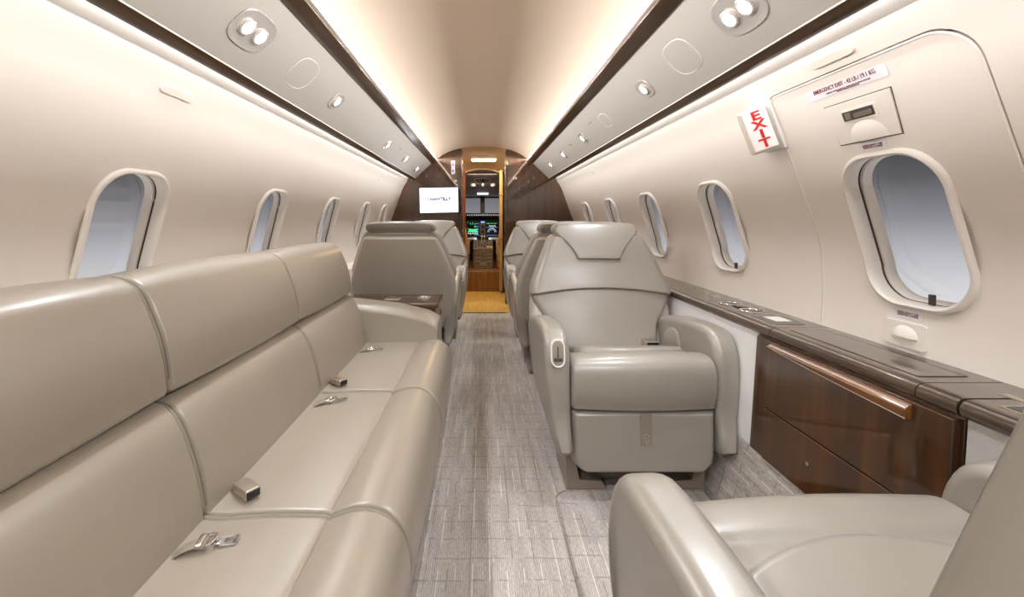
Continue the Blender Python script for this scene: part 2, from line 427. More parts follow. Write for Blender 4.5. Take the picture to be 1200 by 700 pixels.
# windows: one frame (trim, lip, reveal) and one pane each
wn_ = 0
for s in (1, -1):
    for (yc, zc) in WIN[s]:
        wn_ += 1
        bm = B()
        steps = [(-.018,-.018,.0,.0),(.006,.006,-.002,.0),(.006,.006,.006,0),(.0,.0,.011,0),(-.010,-.010,.0125,0),(-.020,-.020,.008,0),(-.025,-.025,-.004,0),(-.028,-.028,-.022,0),
                 (-.022,-.022,-.024,0),(-.022,-.022,-.030,0),(-.034,-.034,-.033,0),(-.040,-.042,-.048,0),(-.042,-.044,-.054,0),(-.0,-.0,-.056,0)]
        rings = []
        for dw, dh, off, _ in steps:
            rings.append([WS(s, yc+a, zc+b, off) for a, b in rrect(WW+dw, WH+dh, WR+dw/2*.6, 10)])
        loft(bm, rings, cap=False)
        f = obj('window_%d' % wn_, bm, M['frame'], None, 50, kind='structure', label='oval cabin window with cream frame')
        bm = B(); pts = [WS(s, yc+a, zc+b, -.050) for a, b in rrect(WW-.038, WH-.040, WR-.014, 10)]
        pts2 = [p+Vector((s*.004,0,0)) for p in pts]; loft(bm, [pts, pts2])
        obj('pane', bm, M['glass'], f, 30)
        bm = B(); tube(bm, [WS(s, yc+a, zc+b, -.0265) for a, b in rrect(WW-.0255, WH-.0255, WR-.009, 10)], .0022, 6, closed=True)
        obj('shade_track', bm, M['cover_line'], f)
        if (s, yc) in ((1, WIN[1][0][0]), (1, WIN[1][1][0])):
            bm = B(); m = wall_frame(s, yc-.022, zc-WH/2+.027, -.012); box(bm, -.006,.006,-.013,.012,-.004,.004, .001, M=m)
            obj('shade_tab', bm, M['darkgrey'], f, label='small dark shade pull tab')

# ceiling, overhead panels, veneer strips
CP = [(0,.820), (.12,.817), (.25,.800), (.36,.770), (.45,.727), (.515,.6775)]
def strip(bm, pts, y0, y1, th=0):
    """open section line swept along y; th gives it thickness upwards"""
    if th:
        P = [Vector((p[0], p[1])) for p in pts]; up = []
        for i, p in enumerate(P):
            d = (P[min(i+1,len(P)-1)]-P[max(i-1,0)]).normalized(); n = Vector((-d.y, d.x))
            if n.y < 0: n = -n
            up.append(p+n*th)
        ring = P+up[::-1]
        return loft(bm, [[Vector((p.x, y, EYE+p.y)) for p in ring] for y in (y0, y1)])
    return sheet(bm, [[Vector((p[0], y, EYE+p[1])) for p in pts] for y in (y0, y1)])
full = [(x, catmull_t(CP, x)) for x in [.515*i/30 for i in range(31)]]
bm = B(); strip(bm, [(-x, z) for x, z in full[::-1]] + full[1:], Y0, Y1, .02)
obj('ceiling', bm, M['ceil'], None, 30, kind='structure')
bm = B(); box(bm, -1.0, 1.0, Y0, 7.4, EYE+.86, EYE+.88)
obj('ceiling_back', bm, M['cock_dark'], None, kind='structure')
PA, PB = Vector((.579,.630)), Vector((.765,.455))
PT = (PB-PA); PN = Vector((PT.y, -PT.x)).normalized()      # inboard and down
if PN.y > 0: PN = -PN
def PSU(s, y, t, off=0): 
    p = PA+PT*t+PN*off; return Vector((s*p.x, y, EYE+p.y))
def psu_frame(s, y, t, off=0):
    tv = PT.normalized(); X_ = Vector((0, 1, 0)); Z_ = Vector((s*PN.x, 0, PN.y)); Y_ = Z_.cross(X_)
    m = Matrix((X_, Y_, Z_)).transposed().to_4x4(); m.translation = PSU(s, y, t, off); return m
for s in (-1, 1):
    S = lambda pts: [(s*x, z) for x, z in pts]
    bm = B(); strip(bm, S([(PA.x,PA.y),(PB.x,PB.y)]), Y0, Y1, .015)
    obj('trim_%d' % (1 if s > 0 else 2), bm, M['psu'], None, kind='structure')
    # inner veneer strip: a rounded bar between ceiling cove and overhead panel
    P = [(s*x, z) for x, z in ((.521,.647),(.526,.641),(.550,.635),(.574,.627),(.581,.630),(.581,.648),(.560,.655),(.540,.653),(.528,.669),(.522,.668))]
    bm = B(); loft(bm, [[Vector((x, y, EYE+z)) for x, z in P] for y in (Y0, Y1)])
    obj('trim_%d' % (3 if s > 0 else 4), bm, M['wood_trim'], None, 50, kind='structure')
    bm = B(); strip(bm, S([(.50,.697),(.57,.690),(.597,.66),(.590,.642)]), Y0, Y1, .008); obj('trim_%d' % (17 if s > 0 else 18), bm, M['ceil'], None, 30, kind='structure')
    P = [(s*x, z) for x, z in ((.760,.459),(.772,.449),(.785,.441),(.797,.438),(.802,.441),(.803,.50),(.798,.50),(.770,.475))]
    bm = B(); loft(bm, [[Vector((x, y, EYE+z)) for x, z in P] for y in (Y0, Y1)])
    obj('trim_%d' % (5 if s > 0 else 6), bm, M['wood_trim'], None, 50, kind='structure')
    # fine bright piping beside both strips
    bm = B(); box(bm, min(s*.7585,s*.7615), max(s*.7585,s*.7615), Y0, Y1, EYE+.4555, EYE+.459)
    obj('trim_%d' % (7 if s > 0 else 8), bm, M['light_line'], None, kind='structure')
    # top of the cove
    bm = B(); strip(bm, S([(.700,.545),(.83,.53)]), Y0, Y1, .01)
    obj('trim_%d' % (9 if s > 0 else 10), bm, M['wall'], None, kind='structure')

# ------------------------------------------------------------------ floor
bm = B(); box(bm, -.95, .95, Y0, 4.42, -.03, 0)
obj('floor', bm, M['carpet'], None, kind='structure')
bm = B(); box(bm, -.95, .95, 4.42, 5.70, -.03, .001)
obj('floor_forward', bm, M['carpet_gold'], None, kind='structure')
bm = B(); box(bm, -.24, .25, 4.405, 4.43, 0, .004, .001)
tag(obj('threshold_strip', bm, M['darkgrey']), kind='structure')
# raised carpet insert beside the aisle, up to the facing seat
bm = B()
P = [(.257,-1.2)] + [(.257+.05-.05*math.cos(a), 1.47+.05*math.sin(a)) for a in [PI/2*i/6 for i in range(7)]] + [(.79,1.52),(.79,-1.2)]
plate(bm, P, 0, .008, r=.004)
tag(obj('carpet_insert', bm, M['carpet']), 'raised grey woven carpet section beside the aisle between the facing seats', 'carpet')
bm = B(); tube(bm, [(.256,-1.1,.008),(.256,0,.008),(.256,1.47,.008)]+[(.257+.05-.051*math.cos(a), 1.47+.051*math.sin(a), .008) for a in [PI/2*i/6 for i in range(1,7)]]+[(.6,1.521,.008),(.79,1.521,.008)], .0035, 6)
cb = obj('bound_edge', bm, M['carpet_side']); cb.parent = bpy.data.objects['carpet_insert']
for s in (-1, 1):
    bm = B(); pts = [(.76,0),(.79,0),(.858,.25),(.872,.25),(.872,-.01),(.76,-.01)]
    loft(bm, [[Vector((s*x, y, z)) for x, z in pts] for y in (Y0, Y1)])
    obj('baseboard_right' if s > 0 else 'baseboard_left', bm, M['carpet_side'], None, kind='structure')
# left lower side wall down to the carpet
bm = B(); box(bm, -1.07, -.935, Y0, Y1, .20, .62); obj('wall_left_lower', bm, M['wall'], None, kind='structure')
bm = B(); box(bm, .93, 1.07, Y0, Y1, .0, .58); obj('wall_right_lower', bm, M['wall'], None, kind='structure')

# aft wall closes the room behind the camera
bm = B(); box(bm, -1.15, 1.15, Y0-.04, Y0, -.03, EYE+.9); obj('wall_back', bm, M['wall'], None, kind='structure')

# ------------------------------------------------------------------ forward bulkhead
def bulk(pts, name):
    bm = B(); loft(bm, [[Vector((x, y, z)) for x, z in pts] for y in (Y1, Y1+.05)])
    return obj(name, bm, M['wood'], None, 30, kind='structure')
bulk([(-1.15,-.03),(-.235,-.03),(-.235,EYE+.87),(-1.15,EYE+.87)], 'wall_front_left')
bulk([(.275,-.03),(1.15,-.03),(1.15,EYE+.87),(.275,EYE+.87)], 'wall_front_right')
for s, x in ((-1,-.235),(1,.275)):
    bm = B(); box(bm, x-.012, x+.012, Y1-.012, Y1+.06, 0, EYE+.77, .004); obj('trim_%d' % (11 if s<0 else 12), bm, M['wood'], None, kind='structure')
# vestibule
bm = B(); box(bm, -.29, -.262, Y1+.05, 5.72, 0, EYE+.8); obj('wall_vestibule_left', bm, M['jamb'], None, kind='structure')
bm = B(); box(bm, .300, .33, Y1+.05, 5.72, 0, EYE+.8); obj('wall_vestibule_right', bm, M['wood'], None, kind='structure')
bm = B()
sheet(bm, [[Vector((x, y, EYE+z - (.02 if y < 5 else .07)*(x/.3)**2)) for x in [-.33+.66*i/12 for i in range(13)]] for y, z in ((Y1-.03,.835),(Y1+.0,.812),(Y1+.1,.79),(5.3,.765),(5.55,.73),(5.70,.665))])
obj('ceiling_vestibule', bm, M['gold_ceiling'], None, 60, kind='structure')
# cockpit partition with curved header
bm = B()
top = [(-.24+.48*i/14, EYE+.655-.055*((-.24+.48*i/14)/.24)**2) for i in range(15)]
P = [(-.33,EYE+.9)] + [(-.33,EYE+.56)] + [(-.24, top[0][1])] + top[1:] + [(.33,EYE+.56),(.33,EYE+.9)]
loft(bm, [[Vector((x, y, z)) for x, z in P] for y in (5.70, 5.74)])
obj('wall_cockpit_header', bm, M['gold_ceiling'], None, 30, kind='structure')
for x0, x1, mt, n_ in ((-.262,-.222,'jamb',13),(.245,.30,'wood',14)):
    bm = B(); box(bm, x0, x1, 5.66, 5.74, 0, EYE+.63, .004); obj('trim_%d' % n_, bm, M[mt], None, kind='structure')
bm = B(); box(bm, -.62, .62, 5.70, 7.7, 0, .265, .004)
obj('floor_cockpit', bm, M['floor_wood'], None, kind='structure')
vl = empty('vestibule_light', (.02, 5.32, EYE+.745), label='bright rectangular ceiling light in the golden entry ceiling', cat='light')
bm = B(); box(bm, -.16,.16,-.075,.10,-.012,.02,.008); obj('housing', bm, M['warmwhite'], vl)
bm = B(); box(bm, -.15,.15,-.068,-.006,-.028,-.010,.008); box(bm, -.15,.15,.006,.09,-.028,-.010,.008); obj('lens', bm, M['vest_light'], vl, label='glowing lens')
area('vestibule_lamp', (.02, 5.3, EYE+.70), (0,-.1,-1), .28, .12, 9, (1,.72,.36))
# folded cockpit door edge
dr = empty('folding_door', (.247, 5.60, 0), label='narrow tan folded cockpit door standing against the right jamb', cat='door')
bm = B(); box(bm, -.02,.022,-.05,.05,.03,EYE+.63,.008,M=Matrix.Shear('XZ',4,(0,0)) if False else None)
obj('door_leaf', bm, M['tan'], dr)
bm = B(); 
for z in (.72, 1.28): box(bm, -.024,.026,-.056,.056,z,z+.03,.004)
obj('hinge', bm, M['tan'], dr)
bm = B(); box(bm, -.03,-.018,-.03,.03,.62,.70,.006); obj('latch', bm, M['nickel'], dr)

# ------------------------------------------------------------------ cockpit
YI = 6.95
ip = empty('instrument_panel', (0.01, YI, 0), label='cockpit instrument panel with lit screens seen through the doorway', cat='instrument panel')
bm = B(); box(bm, -.62,.62,0,.12,.45,EYE-.005,.01); obj('panel_body', bm, M['cock_dark'], ip)
bm = B(); box(bm, -.62,.62,-.14,.15,EYE+.02,EYE+.085,.02); gs = obj('glareshield', bm, M['black'], ip)
bm = B()
for i in range(15): box(bm, -.25+.035*i, -.237+.035*i, -.146,-.138, EYE+.045, EYE+.058)
fuse(gs, obj('a', bm, M['dwhite']))
for k, xc in enumerate((-.155, .150)):
    d = empty('display', (xc, -.006, EYE-.17)); d.parent = ip
    bm = B(); box(bm, -.115,.115,-.01,.01,-.135,.135,.006); obj('bezel', bm, M['darkgrey'], d)
    bm = B(); box(bm, -.10,.10,-.0125,-.009,-.12,.12); ds = obj('screen', bm, M['disp'], d)
    g, c, wt = B(), B(), B()
    if k == 0:
        for r_ in range(9):
            for q in range(5):
                if random.random() < .62: box(g, -.09+.037*q, -.09+.037*q+.006+random.random()*.022, -.0135,-.0126, .095-.024*r_, .104-.024*r_)
        box(g, -.075,.06,-.0135,-.0126,-.05,-.005)
        for r_ in range(5): box(c, .02,.09,-.0135,-.0126,-.1+.045*r_,-.094+.045*r_)
        for q in range(6): box(wt, -.08+.028*q,-.068+.028*q,-.0138,-.0130,-.085,-.06)
    else:
        pts = [(.065*math.cos(a), -.0132, -.055+.065*math.sin(a)) for a in [PI*i/14 for i in range(15)]]; tube(wt, pts, .004, 6)
        pts = [(.045*math.cos(a), -.0132, -.055+.045*math.sin(a)) for a in [PI*i/14 for i in range(15)]]; tube(c, pts, .004, 6)
        box(c, -.09,.09,-.0135,-.0126,.02,.024); box(wt, -.05,.06,-.0135,-.0126,.04,.05)
        for q in range(7): box(g, -.088+.026*q,-.076+.026*q,-.0135,-.0126,.085-.01*(q%2),.094); box(c, -.08+.026*q,-.07+.026*q,-.0135,-.0126,-.11,-.1)
    fuse(ds, obj('a', g, M['green']), obj('a', c, M['cyan']), obj('a', wt, M['dwhite']))
bm = B(); box(bm, -.045,.045,-.02,.0,EYE-.30,EYE-.04,.008); obj('centre_stack', bm, M['cock'], ip)
bm = B(); box(bm, -.022,.022,-.026,-.018,EYE-.155,EYE-.11); obj('standby_screen', bm, M['black'], ip); bm = B(); box(bm,-.02,.02,-.026,-.018,EYE-.24,EYE-.20); obj('standby_screen', bm, M['black'], ip)
bm = B(); box(bm, -.03,.03,-.03,-.019,EYE-.075,EYE-.045,.003); obj('blue_indicator', bm, M['cyan'], ip)
bm = B(); box(bm, -.21,-.09,-.05,0,EYE-.345,EYE-.315,.006); obj('key_panel', bm, M['dwhite'], ip); bm = B(); box(bm, .08,.22,-.05,0,EYE-.345,EYE-.315,.006); obj('key_panel', bm, M['dwhite'], ip)

pd = empty('centre_pedestal', (.015, 6.05, .265), label='grey cockpit centre pedestal with levers and knobs between the pilot seats', cat='control console')
bm = B(); loft(bm, [[Vector((x, y, z)) for y, z in ((0,0),(0,.285),(.16,.325),(.56,.385),(.62,0))] for x in (-.140,.140)]); cbd = obj('console_body', bm, M['cock'], pd, 20)
bm = B()
for i in range(3):
    for sx in (-1, 1): box(bm, sx*.075-.04, sx*.075+.04, -.005,.001,.20-.05*i,.21-.05*i)
box(bm, -.11,.11,-.006,.001,.012,.02)
fuse(cbd, obj('a', bm, M['nickel']))
bm = B(); tube(bm, [(-.04,-.006,.065),(-.03,-.02,.085),(.03,-.02,.085),(.04,-.006,.065)], .007, 8); box(bm,-.05,.05,-.006,.001,.045,.062); obj('handle', bm, M['nickel'], pd)
for i in range(4):
    bm = B(); x = -.06+.04*i; tube(bm, [(x,.35,.33),(x,.34,.44)], .005, 6); box(bm, x-.014,x+.014,.325,.352,.43,.455,.006); obj('lever', bm, M['white'] if i in (1,2) else M['darkgrey'], pd)
for r_ in range(4):
    for q in range(6):
        bm = B(); x, y = -.11+.044*q, .06+.05*r_; z = .292+.21*y
        plate(bm, circ(.011, 12, x, y), z-.01, z+.014, r=.003); obj('knob', bm, M['orange'] if (r_ == 0 and q > 3) else (M['nickel'] if (q+r_)%3 else M['black']), pd)
for s in (-1, 1):
    yk = empty('control_yoke', (s*.185+.01, 6.68, .33), label='%s cockpit control yoke below its display' % ('left' if s < 0 else 'right'), cat='control yoke')
    bm = B(); tube(bm, [(0,.1,.0),(0,.08,.26),(0,.0,.33)], .022, 10); obj('column', bm, M['black'], yk)
    bm = B(); tube(bm, [(-.10,0,.37),(-.105,-.02,.31),(-.07,-.01,.285),(0,0,.30),(.07,-.01,.285),(.105,-.02,.31),(.10,0,.37)], .014, 8); obj('grip', bm, M['black'], yk)
    bm = B(); box(bm, -.05,.05,-.03,.0,.315,.345,.006); obj('clip', bm, M['white'], yk)
    ps = empty('pilot_seat', (s*.405+.01, 6.05, .265), label='%s pilot seat with tan sheepskin cover at the doorway edge' % ('left' if s < 0 else 'right'), cat='pilot seat')
    bm = B(); box(bm, -.2,.2,.0,.42,.0,.16,.03); obj('seat', bm, M['sheepskin'], ps)
    bm = B(); pillow(bm, lambda u, v, h: (u*(.20-.05*max(0,v)), -.06-.06*h-.06*(v+1)*.5, .40+.31*v), .3, .2); obj('backrest', bm, M['sheepskin'], ps)
    bm = B(); pillow(bm, lambda u, v, h: (-s*.185+u*.035, -.05-.03*h, .30+.10*v), .6, .5); obj('armrest', bm, M['sheepskin'], ps)
    bm = B(); box(bm, -.17,.17,.02,.4,-.0,.02,.005); obj('rail', bm, M['cock_dark'], ps)
oh = empty('overhead_panel', (.01, 6.2, EYE), label='grey brown cockpit overhead panel with air vents above the windshield', cat='overhead panel')
bm = B(); loft(bm, [[Vector((x, y, z)) for y, z in ((-.44,.64),(.0,.56),(.55,.40),(.85,.36),(.85,.42),(.5,.5),(0,.63),(-.44,.70))] for x in (-.6,.6)]); obj('liner', bm, M['cock'], oh, 20)
def ohz(y): return lerp_t([(-.44,.64),(0,.56),(.55,.40),(.85,.36)], y)
for x in (-.145, .155):
    bm = B(); plate(bm, circ(.038, 18, x, .18), ohz(.18)+.01, ohz(.18)-.03, r=.006); obj('air_gasper', bm, M['warmwhite'], oh)
bm = B(); tube(bm, [(-.11,-.06,ohz(-.06)-.004),(-.10,.12,ohz(.12)-.006),(0,.18,ohz(.18)-.006),(.10,.12,ohz(.12)-.006),(.11,-.06,ohz(-.06)-.004),(0,-.1,ohz(-.1)-.004)], .005, 6, closed=True); obj('panel_outline', bm, M['nickel'], oh)
bm = B(); tube(bm, [(0,0,ohz(0)),(0,-.01,ohz(0)-.07)], .012, 8); plate(bm, circ(.02,12,0,-.01), ohz(0)-.10, ohz(0)-.06, r=.005); obj('vent_knob', bm, M['black'], oh)
bm = B(); box(bm, -.09,.09,.52,.58,.37,.405,.005); obj('lit_strip', bm, M['dwhite'], oh)
# windshield frame and panes
bm = B(); box(bm, -.62,.62,7.20,7.26,EYE+.34,EYE+.55); box(bm,-.62,.62,7.2,7.26,0,EYE+.09); box(bm,-.03,.045,7.19,7.25,EYE+.05,EYE+.38,.008)
for s in (-1,1): box(bm, s*.5-.03,s*.5+.03,7.2,7.25,EYE,EYE+.4)
wf = obj('window_11', bm, M['cock'], None, kind='structure')
for s in (-1,1):
    bm = B(); box(bm, min(s*.03,s*.5), max(s*.03,s*.5),7.222,7.228,EYE+.07,EYE+.36); obj('pane', bm, M['glass'], wf)
for s in (-1,1):
    bm = B(); box(bm, s*.64-.02,s*.64+.02,5.74,7.4,0,EYE+.75); obj('wall_cockpit_%s' % ('left' if s<0 else 'right'), bm, M['cock_dark'], None, kind='structure')
bm = B(); box(bm, -.64,.64,5.74,7.4,EYE+.72,EYE+.74); obj('ceiling_cockpit', bm, M['cock'], None, kind='structure')
area('cockpit_down_light', (0, 6.15, EYE+.50), (0,.3,-1), .3, .1, 3.5, (1,.9,.8))  # downward area light in the cockpit, no fixture modelled
area('cockpit_forward_light', (0, 5.9, EYE+.62), (0,1,.1), .4, .05, 1.2, (1,.9,.8))  # second cockpit area light, aimed forward, also without a fixture

# ------------------------------------------------------------------ overhead fixtures
def octo(w, h, c=.34, n=5):
    """rounded lozenge / clipped oval: two long curved ends and straight sides"""
    pts = []
    for i in range(48):
        a = 2*PI*i/48; p = 3.2
        x = w/2*math.copysign(abs(math.cos(a))**(2/p*1.25), math.cos(a)); y = h/2*math.copysign(abs(math.sin(a))**(2/p), math.sin(a))
        pts.append((x, y))
    return pts
def reading_light(s, y, t, big, label, group):
    w_, h_ = (.172,.118) if big else (.112,.080)
    r = empty('reading_light', PSU(s, y, t), label=label, cat='reading light', group=group)
    m = psu_frame(s, y, t); m.translation = (0,0,0)
    bm = B(); o = octo(w_, h_)
    rings = [[m@Vector((a*k, b*k, z)) for a, b in o] for k, z in ((1.0,-.0005),(1.03,.0015),(1.0,.004),(.93,.003),(.80,.0022),(.55,.0015),(.30,.001))]
    loft(bm, rings); obj('bezel', bm, M['reflector'], r, 60)
    spots = ((-.034,0),(.034,0)) if big else ((0,0),)
    for (a, b_) in spots:
        mm = m @ Matrix.Translation((a, b_, .0015))
        bm = B(); rr = .023 if big else .021
        loft(bm, [[mm@Vector((x*k, yy*k, z)) for x, yy in circ(rr)] for k, z in ((1.15,.0),(1.15,.006),(1.0,.008),(.86,.0065))]); ey = obj('eyeball', bm, M['reflector'], r)
        bm = B(); loft(bm, [[mm@Vector((x*k, yy*k, z)) for x, yy in circ(rr*.86)] for k, z in ((1,.0066),(.8,.0085),(.4,.0095))]); obj('lens', bm, M['lamp'], ey, label='glowing white lens')
    l = bpy.data.lights.new('reading_spot', 'SPOT'); l.energy = SPOT_POWER*(1.6 if big else 1); l.spot_size = math.radians(120); l.spot_blend = .9; l.shadow_soft_size = .03; l.color = (.92,.96,1)
    lo = bpy.data.objects.new('reading_spot', l); COL.objects.link(lo); lo.parent = r
    lo.matrix_local = psu_frame(s, y, t, .03); lo.location = m @ Vector((0,0,.03))
    if y < .5: l.energy = SPOT_POWER*2.2; l.spot_size = math.radians(110); lo.rotation_euler = (math.radians(24), s*.25, 0)  # stronger beam tilted forward for the added out-of-view lights
    else: lo.rotation_euler = (0, s*.35, 0)
    return r
Lp = [(1.245,.48,True,'large twin reading light on the left overhead panel, nearest the camera'),
      (1.97,.51,False,'single reading light on the left overhead panel just past the round cover plate'),
      (3.08,.57,False,'middle left reading light, nearest of the close row of three'),
      (3.80,.57,False,'second of three small reading lights near the television'),
      (4.50,.60,False,'furthest small reading light on the left, right beside the bulkhead')]
Rp = [(1.12,.50,True,'large twin reading light cut by the top edge, on the right overhead panel'),
      (1.775,.52,False,'single reading light on the right overhead panel just past the round cover plate'),
      (2.86,.52,False,'small right reading light beyond the small oval cover plate'),
      (3.56,.55,False,'second of the three far right reading lights'),
      (4.22,.55,False,'furthest reading light on the right, near the forward bulkhead')]
Lp += [(.05,.50,True,'added twin reading light on the left overhead panel, unseen fill for the seats'), (-.85,.50,True,'added rearmost twin reading light on the left overhead panel, unseen fill for the seats')]  # unseen lights added to both rows to brighten the seats from the front
Rp += [(.05,.50,True,'added twin reading light on the right overhead panel, unseen fill for the seats'), (-.85,.50,True,'added rearmost twin reading light on the right overhead panel, unseen fill for the seats')]
for s, L in ((-1, Lp), (1, Rp)):
    for a in L: reading_light(s, a[0], a[1], a[2], a[3], 'overhead reading lights')
def cover(s, y, t, w_, h_, label):
    r = tag(obj('mask_cover', plate(B(), octo(w_, h_), 0, .0025, psu_frame(s, y, t, -.0012), r=.001), M['psu']), label, 'cover plate', 'overhead cover plates')
    m = psu_frame(s, y, t)
    bm = B(); tube(bm, [m@Vector((a, b, .0006)) for a, b in octo(w_+.003, h_+.003)], .0011, 6, closed=True); obj('cover_outline', bm, M['light_line'], r)
cover(-1, 1.60, .50, .155, .125, 'round flush cover plate on the left overhead panel between two lights')
cover(1, 1.435, .50, .155, .125, 'large round flush cover plate on the right overhead panel')
cover(1, 2.34, .52, .12, .085, 'small oval cover plate on the right overhead panel')
cover(-1, .72, .50, .155, .125, 'flush cover plate cut off by the top edge of the photo, left overhead panel')
for s, y, t in ((-1,3.42,.42),(1,2.55,.35),(1,3.2,.45)):
    bm = B(); m = psu_frame(s, y, t); 
    for k in range(4): plate(bm, circ(.004, 8, -.03+.02*k, 0), -.001, .001, m)
    tag(obj('speaker_grille', bm, M['cup_dark']), 'tiny row of dots on the %s overhead panel at %s' % ('left' if s<0 else 'right', 'mid cabin' if y<3.3 else 'the far end') if y != 3.2 else 'tiny row of dots between the far right reading lights', 'grille')

# wall fittings
def wall_plate(name, s, y, z, w_, h_, r_, th, mat, label, cat, parent=None, group=None, off=0):
    bm = B(); plate(bm, rrect(w_, h_, r_, 6), -.002, th, wall_frame(s, y, z, off), r=min(th*.6,.004))
    o = obj(name, bm, M[mat], parent)
    if parent is None: tag(o, label, cat, group)
    elif label: o['label'] = label
    return o
wall_plate('air_vent', -1, 1.25, .366, .13, .022, .0105, .006, 'light_line', 'slim white oblong vent on the left wall above the first window', 'vent')
wall_plate('air_vent', 1, 1.065, .402, .13, .022, .0105, .006, 'light_line', 'slim white oblong vent on the right wall above the exit hatch', 'vent')
wall_plate('wall_button', -1, 3.76, .346, .022, .022, .0105, .006, 'white', 'tiny white round fitting high on the left wall near the bulkhead', 'wall fitting')
wall_plate('wall_button', 1, 3.44, .372, .022, .022, .0105, .006, 'white', 'tiny white round fitting high on the far right wall', 'wall fitting')

def text(body, size, m, mat, parent, name='lettering', extrude=.0004, align='CENTER', sx=1, bold=None):
    c = bpy.data.curves.new(name, 'FONT'); c.body = body; c.size = size; c.extrude = extrude; c.align_x = align; c.align_y = 'CENTER'; c.space_line = .8
    c.offset = size*.012 if bold is None else bold; t = bpy.data.objects.new(name, c); COL.objects.link(t)
    bpy.context.view_layer.update(); me = bpy.data.meshes.new_from_object(t.evaluated_get(bpy.context.evaluated_depsgraph_get()))
    bpy.data.objects.remove(t); bpy.data.curves.remove(c); me.name = name; me.materials.clear(); me.materials.append(M[mat])
    o = bpy.data.objects.new(name, me); COL.objects.link(o)
    if parent: o.parent = parent
    o.matrix_local = m @ Matrix.Diagonal((sx,1,1,1)) ; return o

# exit hatch fittings (parts of the hatch)
def on_hatch(y, z, off=0): return wall_frame(1, y, z, off)
m = on_hatch(1.075, .336, .0006)
bm = B(); plate(bm, rrect(.235,.030,.002,3), 0, .0006, m); st = obj('placard', bm, M['sticker'], hatch, label='white EMERGENCY EXIT weight sticker')
text('EMERGENCY EXIT - 42 LB / 19.1 KG', .0155, m @ Matrix.Translation((0,.0055,.001)), 'brown_ink', st, sx=.76, bold=.00012)
text('WARNING : REMOVE COVER PULL HANDLE AND LIFT HATCH OUTWARD\nTHROUGH OPENING AS INSTRUCTED', .0048, m @ Matrix.Translation((.01,-.0085,.001)), 'brown_ink', st, sx=.8, bold=0)
# upper handle cover: plate with a window slot and a half-round scoop
cy, cz = 1.058, .245
m = on_hatch(cy, cz)
bm = B(); plate(bm, [(-.092,.055),(.092,.055),(.083,-.052),(-.083,-.052)][::-1], -.001, .004, m, r=.002)
hc = obj('handle_cover', bm, M['wall'], hatch)
bm = B(); tube(bm, [m@Vector(p) for p in ((-.0935,.0565,.001),(.0935,.0565,.001),(.0845,-.0535,.001),(-.0845,-.0535,.001))], .0011, 6, closed=True); obj('cover_gap', bm, M['cover_line'], hc)
bm = B(); plate(bm, rrect(.098,.034,.003,3), .003, .0062, m@Matrix.Translation((-.0,.018,0)), r=.002); obj('slot_rim', bm, M['light_line'], hc)
bm = B(); plate(bm, rrect(.086,.024,.001,2), .004, .0070, m@Matrix.Translation((-.0,.018,0))); sl = obj('slot', bm, M['darkgrey'], hc, label='dark slot showing the latch')
bm = B(); plate(bm, rrect(.050,.012,.003,3), .006, .0085, m@Matrix.Translation((.012,.016,0)), r=.001); box(bm, -.036,-.020,-.009+.018,.009+.018,.006,.0082,M=m); obj('latch', bm, M['nickel'], sl)
def dome(m, w_, h_, d_, up=False):
    """half-round scoop: half ellipse in the plate's plane, deep at the straight edge"""
    bm = B(); rows = []
    for i in range(9):
        v = i/8; row = []
        for j in range(17):
            a = PI*j/16; x = w_/2*math.cos(a)*math.sin(PI/2*(1-v*1.0)) if False else w_/2*math.cos(a)*(1-v); y = h_*math.sin(a)*(1-v)
            z = d_*math.sin(PI/2*v)**.8*(1) 
            row.append(m@Vector((x, y*1.0, z)))
        rows.append(row)
    sheet(bm, rows)
    R = [r[0] for r in rows]+[r[-1] for r in rows[::-1]]
    bm.faces.new([bm.verts.new(p) for p in R[:]]) if False else None
    # straight lower edge closed by a lip
    sheet(bm, [[r[0] for r in rows]+[rows[-1][8]], [m@Vector((m_.x if False else 0,0,0)) for m_ in []] or [m@Vector((0,0,0)) for _ in range(len(rows)+1)]])
    sheet(bm, [[r[-1] for r in rows]+[rows[-1][8]], [m@Vector((0,0,0)) for _ in range(len(rows)+1)]])
    return bm
obj('scoop', dome(m@Matrix.Translation((.004,-.050,.003)), .108, .052, .012), M['frame'], hc, 70)
m = on_hatch(1.056, .180, .0006); bm = B(); plate(bm, rrect(.072,.020,.001,2), 0, .0006, m); st = obj('placard', bm, M['sticker'], hatch, label='small white EMERGENCY USE REMOVE COVER sticker above the window')
text('EMERGENCY USE\nREMOVE COVER', .0070, m@Matrix.Translation((0,0,.001)), 'brown_ink', st, bold=0)
m = on_hatch(1.068, -.241, .0006); bm = B(); plate(bm, rrect(.072,.022,.001,2), 0, .0006, m); st = obj('placard', bm, M['sticker'], hatch, label='small white EMERGENCY USE REMOVE COVER sticker below the window')
text('EMERGENCY USE\nREMOVE COVER', .0070, m@Matrix.Translation((0,0,.001)), 'brown_ink', st, bold=0)
m = on_hatch(1.071, -.292)
bm = B(); plate(bm, rrect(.104,.064,.006,5), -.001, .006, m, r=.003); lc = obj('handle_cover', bm, M['frame'], hatch)
obj('scoop', dome(m@Matrix.Translation((.002,-.006,.005)), .070, .030, .014), M['frame'], lc, 70)

